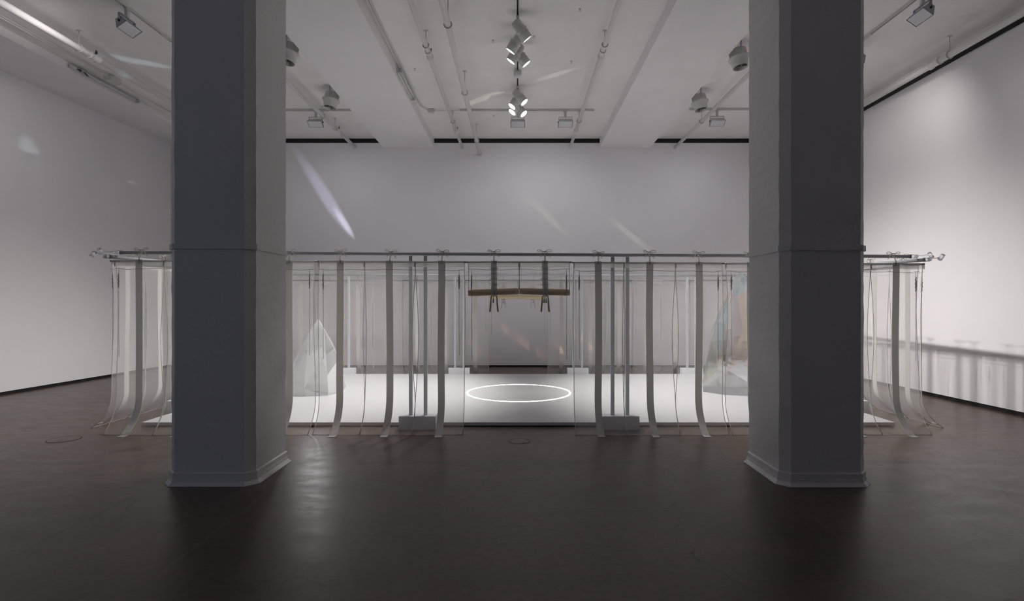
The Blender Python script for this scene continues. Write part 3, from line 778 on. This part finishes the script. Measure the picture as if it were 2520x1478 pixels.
MB().box(.0, .06, -.56, -.50, -.035, .03).box(.0, .06, .52, .56, -.035, .02).obj('end_socket', M['lampgrey'], s1)
MB().box(-.01, .03, .05, .14, .04, .08).obj('driver_clip', M['dark'], s1)
c2 = thing('electrical_conduit', 'thin white conduit on the ceiling beside the left soffit', 'conduit', (-6.62, 0, ZC - .006))
MB().tube([(0, -3, -.022), (0, 8.2, -.022), (.03, 8.55, -.022), (.03, 8.9, -.022), (-.03, 9.2, -.022), (-.03, 11.2, -.022)], .013, 8).tube([(.04, -3, -.015), (.035, 8.3, -.015), (.07, 8.6, -.015)], .009, 8).obj('tubing', M['pipe'], c2)
MB().box(-.03, .09, 8.55, 8.78, -.09, 0).obj('junction_box', M['whitemetal'], c2, .004)
s2 = thing('strip_lamp', 'slim white strip lamp fixed to the side of the left soffit', 'lamp', (-6.86, 8.85, 5.04))
MB().box(0, .035, -.72, .72, -.028, .028).obj('housing', M['whitemetal'], s2, .003)
MB().tube([(.06, -.5, -.012), (.06, .68, -.012)], .012, 10).obj('tube_lamp', M['box'], s2)
MB().box(.03, .08, -.56, -.50, -.03, .02).box(.03, .08, .66, .71, -.03, .02).obj('end_socket', M['lampgrey'], s2)
MB().tube([(.05, -.60, .0), (.08, -.50, -.02), (.06, -.42, -.03)], .010, 6).tube([(.03, -.50, .02), (.07, -.46, -.03)], .008, 6).obj('loose_wires', M['dark'], s2)

# floor cover plates
def plate(x, y, r, label):
    t = thing('floor_plate', label, 'floor plate', (x, y, 0), group='round floor plates')
    MB().lathe([(r, .0005), (r, .002)], 40).obj('cover', M['floor'], t)
    vs = []; n = 48
    k = MB().tube([(r * math.cos(2 * PI * i / n) * 1.02, r * math.sin(2 * PI * i / n) * 1.02, .0008) for i in range(n)], .0022, 6, closed=True); k.obj('rim_joint', M['black'], t)
plate(.02, 5.44, .105, 'round steel cover flush in the floor, in front of the central opening')
plate(-4.70, 5.52, .14, 'round cover flush in the floor, left of the left column')

# ------------------------------------------------------------------ light
def area(name, loc, rot, sx, sy, power, col):
    ld = bpy.data.lights.new(name, 'AREA'); ld.shape = 'RECTANGLE'; ld.size = sx; ld.size_y = sy; ld.energy = power; ld.color = col
    o = bpy.data.objects.new(name, ld); C.objects.link(o); o.location = loc; o.rotation_euler = rot; return o
area('daylight_from_entrance', (-5.6, YF - .5, 1.8), (R(90), 0, 0), 4.2, 3.4, 13, (.50, .66, 1.0))
def lamp_spot(name, loc, aim, power, size, col, blend=.9, soft=.05, scale=(1, 1, 1), roll=0):
    ld = bpy.data.lights.new(name, 'SPOT'); ld.energy = power; ld.spot_size = R(size); ld.spot_blend = blend; ld.color = col; ld.shadow_soft_size = soft
    o = bpy.data.objects.new(name, ld); C.objects.link(o)
    d = (Vector(aim) - Vector(loc)).normalized()
    o.matrix_world = Matrix.Translation(loc) @ d.to_track_quat('-Z', 'Y').to_matrix().to_4x4() @ Matrix.Rotation(roll, 4, 'Z') @ Matrix.Diagonal((*scale, 1))
    return o
lamp_spot('flood_wash', (4.95, 7.55, 4.78), (6.29, 8.6, 3.5), 30, 110, (1, .97, .93), 1.0, .1)
lamp_spot('flood_wash', (4.95, 6.32, 4.78), (6.29, 6.0, 1.0), 9, 140, (1, .97, .95), 1.0, .1)
lamp_spot('flood_wash', (-4.98, 6.60, 4.78), (-7.88, 6.6, 2.2), 54, 140, (1, .97, .95), 1.0, .1)
for x in (.01, .91, -3.82, 3.77):
    lamp_spot('flood_wash', (x, 10.24, 4.80), (x, 11.9, 1.0), 13, 160, (.96, .97, 1), 1.0, .12)

def add_streak_lamp(src, p1, p2, width, lin, col):
    """split light leaving a crystal: a narrow beam that lands as a streak between p1 and p2"""
    src = Vector(src); p1 = Vector(p1); p2 = Vector(p2); mid = (p1 + p2) / 2
    d = (mid - src); dist = d.length; q = d.normalized().to_track_quat('-Z', 'Y')
    loc = q.inverted() @ (p2 - p1)
    L = math.hypot(loc.x, loc.y); ang = 2 * math.atan(L / 2 / dist) * 1.25
    roll = math.atan2(-loc.x, loc.y)
    lamp_spot('prism_beam', src, mid, lin * PI * 4 * PI * dist * dist / .8, math.degrees(ang), col, .9, .01, (max(.02, width / L), 1, 1), roll)  # added lamp set beside the crystal; the glass itself casts no streak
def on_back(px, py): return ((px - 1273) / 1310 * YB, YB, 1.4 + (748 - py) / 1310 * YB)
def on_left(px, py):
    d = 7.88 * 1310 / (1273 - px); return (-7.88, d, 1.4 + (748 - py) / 1310 * d)
def on_ceil(px, py):
    x, y = at_ceiling(px, py); return (x, y, ZC)
SL = (-3.2, 8.5, 1.30); SRt = (3.4, 8.5, 2.0); SLo = (2.75, 8.75, .75)
for src, p1, p2, w, lin, col in (
    (SL, on_back(745, 395), on_back(868, 585), .26, .16, (.72, .70, 1.0)),
    (SL, on_back(825, 515), on_back(872, 585), .14, .22, (.82, .85, 1.0)),
    (SRt, on_back(1290, 480), on_back(1400, 582), .14, .045, (.92, 1.0, .62)),
    (SRt, on_back(1505, 540), on_back(1600, 618), .13, .05, (.92, 1.0, .70)),
    (SLo, on_back(1240, 805), on_back(1350, 888), .16, .07, (1.0, .62, .32)),
    (SLo, on_back(1205, 778), on_back(1262, 828), .12, .07, (1.0, .64, .34)),
    (SLo, on_back(1150, 832), on_back(1215, 892), .14, .07, (1.0, .66, .36)),
    (SRt, on_ceil(1140, 262), on_ceil(1250, 218), .16, .12, (.90, 1.0, .60)),
    (SL, on_ceil(1320, 200), on_ceil(1418, 168), .12, .09, (.90, .96, .86)),
    (SL, on_ceil(235, 132), on_ceil(430, 168), .22, .09, (.62, .88, 1.0)),
    (SL, on_left(55, 338), on_left(95, 405), .30, .07, (.72, .95, 1.0)),
    (SL, on_left(215, 430), on_left(292, 452), .12, .10, (1.0, .92, .82)),
    (SL, on_left(303, 452), on_left(332, 456), .16, .14, (1.0, .93, .84)),
):
    add_streak_lamp(src, p1, p2, w, lin, col)
# added lamp over the left crystal, imitating its sheen on the polished floor
lamp_spot('crystal_glint', (-3.06, 8.02, 1.27), (-2.0, 4.2, 0), 11, 50, (1, .98, 1), 1.0, .08)

W = bpy.data.worlds.new('world'); S.world = W; W.use_nodes = True
W.node_tree.nodes['Background'].inputs[0].default_value = (.55, .62, .8, 1)
W.node_tree.nodes['Background'].inputs[1].default_value = .15

# ------------------------------------------------------------------ camera
cd = bpy.data.cameras.new('camera'); cam = bpy.data.objects.new('camera', cd); C.objects.link(cam)
cam.location = (0, 0, 1.4); cam.rotation_euler = (R(90), 0, 0)
cd.sensor_width = 36; cd.sensor_fit = 'HORIZONTAL'; cd.lens = 36 * 1310 / 2520
cd.shift_x = -13 / 2520; cd.shift_y = 9 / 2520
cd.clip_start = .05; cd.clip_end = 100
S.camera = cam
